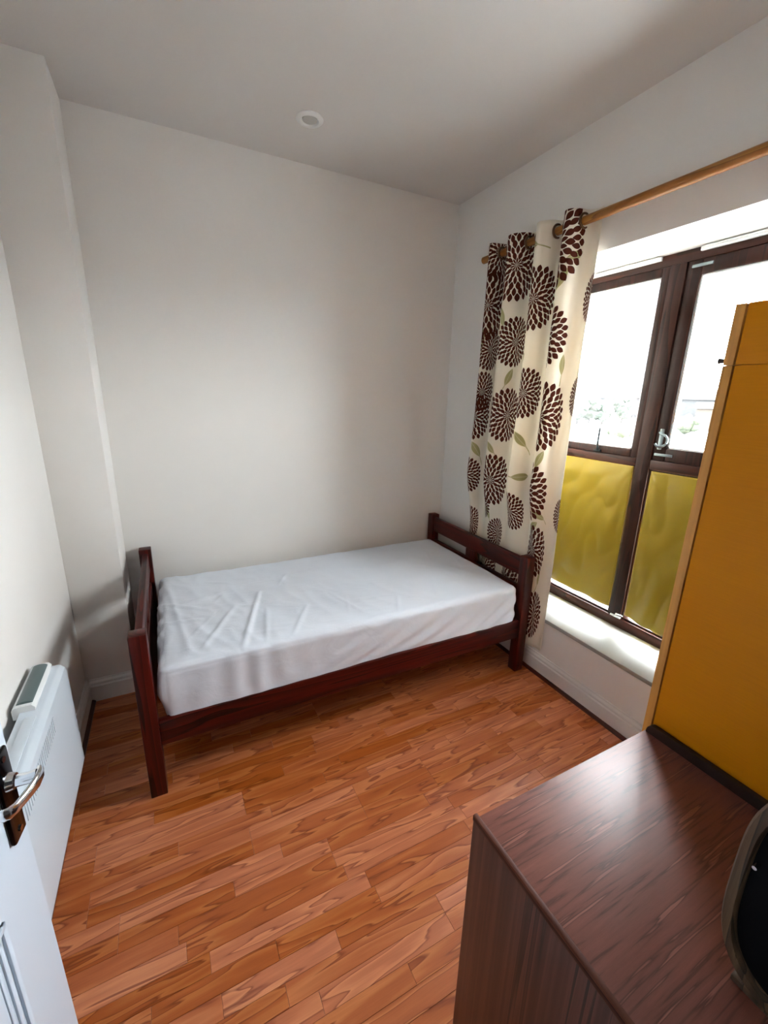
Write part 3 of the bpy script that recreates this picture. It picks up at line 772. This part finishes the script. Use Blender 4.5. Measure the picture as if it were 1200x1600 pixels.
B('plinth', M['dr_dark'], dr, (dx0+0.022, dx1-0.022, dyf-0.03, dyf-0.012, 0, 0.055))

# mirror with a curved wooden rim, turned with its black side to the door
mx_, my_, mz_, ma, mb = 1.181, -2.598, 0.926, 0.125, 0.181
def sup(t, a, b, n=3.4):
    c, s = math.cos(t), math.sin(t)
    return (math.copysign(abs(c)**(2/n), c)*a, math.copysign(abs(s)**(2/n), s)*b)
mr = tag(empty('dressing_mirror', (mx_+0.012, my_, dz_)), 'curved wooden framed dressing mirror with black panel on the dark dresser', 'mirror')
bm = bmesh.new(); SG = 72; rings = []
for da, xo in ((0.0, 0.004), (0.003, -0.001), (0.015, -0.003), (0.018, 0.002), (0.018, 0.024), (0.0, 0.024)):
    rings.append([bm.verts.new((mx_+xo, my_+sup(2*math.pi*k/SG, ma-da, mb-da)[0], mz_+sup(2*math.pi*k/SG, ma-da, mb-da)[1])) for k in range(SG)])
for a, b in zip(rings, rings[1:]+rings[:1]):
    for k in range(SG): bm.faces.new((a[k], a[(k+1) % SG], b[(k+1) % SG], b[k]))
mk('rim', bm, M['rim'], mr, 35)
bm = bmesh.new()
A = [bm.verts.new((mx_+0.008, my_+sup(2*math.pi*k/SG, ma-.018, mb-.018)[0], mz_+sup(2*math.pi*k/SG, ma-.018, mb-.018)[1])) for k in range(SG)]
Bv = [bm.verts.new((mx_+0.018, v.co.y, v.co.z)) for v in A]
bm.faces.new(A); bm.faces.new(Bv[::-1])
for k in range(SG): bm.faces.new((A[k], A[(k+1) % SG], Bv[(k+1) % SG], Bv[k]))
mk('backing', bm, M['black'], mr)
bm = bmesh.new(); tube(bm, [(mx_-0.006, my_+ma-0.024, 0.957), (mx_+0.010, my_+ma-0.024, 0.957)], 0.003, 10); mk('clip', bm, M['chrome'], mr, 40)
B('foot', M['rim'], mr, (mx_+0.0, mx_+0.05, my_-0.09, my_+0.09, dz_+0.0005, dz_+0.012), bev=0.003)

# ------------------------------------------------------------------ outside: car park, trees and houses
M['tarmac'] = plain('pale_tarmac', (0.22, 0.22, 0.22, 1), 0.9, var=0.15)
M['leafA'] = plain('leaves_mid_green', (0.0042, 0.0078, 0.0028, 1), 0.8, var=0.5)
M['leafB'] = plain('leaves_yellow_green', (0.008, 0.0115, 0.001, 1), 0.8, var=0.3)
M['bark'] = plain('tree_bark', (0.012, 0.01, 0.009, 1), 0.9)
M['render'] = plain('house_render', (0.0125, 0.012, 0.0117, 1), 0.9)
M['roof'] = plain('house_roof', (0.0085, 0.0068, 0.006, 1), 0.9)
M['orange'] = plain('orange_panel', (0.013, 0.007, 0.0018, 1), 0.8)
M['pane'] = plain('far_window_pane', (0.012, 0.013, 0.015, 1), 0.6)
GZ = -2.6
struct(B('ground', M['tarmac'], None, (W+WT+0.3, 260, -160, 220, GZ-0.3, GZ)))
def az(a, d, z=GZ):
    a = math.radians(a); return Vector((CAM.x+d*math.cos(a), CAM.y+d*math.sin(a), z))
def tree(a, d, h, r, mat, seed, label, trunk=0.35):
    b = az(a, d); t = empty('tree' if trunk else 'bush', b); tag(t, label, 'tree' if trunk else 'bush', 'trees and bushes outside')
    if trunk:
        bm = bmesh.new(); tube(bm, [b, b+Vector((0.1, 0, h*trunk)), b+Vector((0.0, 0.1, h*0.7))], [0.16, 0.12, 0.05], 8); mk('trunk', bm, M['bark'], t, 60)
    bm = bmesh.new(); rg = random.Random(seed)
    for i in range(16):
        z = (trunk*0.8 + (1-trunk*0.8)*rg.uniform(0.12, 0.86))*h; q = rg.uniform(0, 6.28); rr_ = r*rg.uniform(0.1, 0.65)
        bmesh.ops.create_icosphere(bm, subdivisions=2, radius=r*rg.uniform(0.28, 0.5), matrix=Matrix.Translation(b+Vector((rr_*math.cos(q), rr_*math.sin(q), z))))
    for v in bm.verts: v.co += noise.noise_vector(v.co*1.3)*0.35*min(1, r/2)
    lo = min(v.co.z for v in bm.verts)
    if not trunk:
        for v in bm.verts: v.co.z -= lo-GZ
    mk('crown', bm, mat, t)
tl = [(40.6, 88, 4.4, 2.4, 0, 'leftmost leafy tree seen through the left window pane'), (39.2, 84, 3.7, 2.2, 0, 'rounded leafy tree beside the leftmost one outside the window'),
      (37.9, 90, 4.6, 2.6, 0, 'tall leafy tree near the centre of the left window pane'), (36.5, 84, 3.8, 2.0, 0, 'broad leafy tree right of the centre of the left window pane'),
      (34.5, 90, 4.5, 2.0, 0, 'leafy tree seen close beside the window mullion')]
for i, (a, d, h, r, k, lb) in enumerate(tl): tree(a, d, h, r, M['leafA'], i+3, lb)
tree(34.4, 56, 0.75, 1.5, M['leafB'], 21, 'low yellow green bush at the car park edge in the left pane', 0)
tree(28.2, 70, 1.5, 1.5, M['leafB'], 22, 'yellow green bush in front of the houses in the right pane', 0)
def house(a, d, wdt, hgt, rf, mats, label, nwin, rot=None):
    c = az(a, d); rt = math.radians(a if rot is None else rot)
    e = empty('house', c); tag(e, label, 'house', 'houses outside')
    X = Vector((math.cos(rt), math.sin(rt), 0)); Y = Vector((-math.sin(rt), math.cos(rt), 0))
    def pb(name, mat, par, x0, x1, y0, y1, z0, z1, gable=False):
        bm = bmesh.new()
        if gable: prism(bm, [(x0, z0), (x1, z0), ((x0+x1)/2, z1)], 1, y0, y1)
        else: box(bm, x0, x1, y0, y1, z0, z1)
        for v in bm.verts: v.co = c + X*v.co.x + Y*v.co.y + Vector((0, 0, v.co.z))
        return mk(name, bm, mat, par)
    pb('walls', mats[0], e, -3, 3, -wdt/2, wdt/2, 0, hgt)
    pb('roof', mats[1], e, -3.4, 3.4, -wdt/2-0.3, wdt/2+0.3, hgt, hgt+rf, True)
    for i in range(nwin):
        yv = -wdt/2+wdt*(i+0.5)/nwin
        for zz in (0.9, 2.9):
            if zz+1.0 < hgt: pb('window', M['pane'], e, -3.05, -2.95, yv-0.45, yv+0.45, zz, zz+1.0)
house(38.8, 120, 14, 4.6, 1.6, (M['render'], M['roof']), 'long pale house behind the trees in the left pane', 5)
house(32.0, 128, 9, 4.9, 1.7, (M['render'], M['roof']), 'pale house behind the trees next to the window mullion', 3)
house(29.0, 92, 9, 4.6, 1.7, (M['render'], M['roof']), 'white house with small windows seen in the right pane', 3)
house(26.2, 84, 4.0, 3.3, 0.9, (M['orange'], M['roof']), 'small orange building beside the white house in the right pane', 2)
print('planks', nplank)
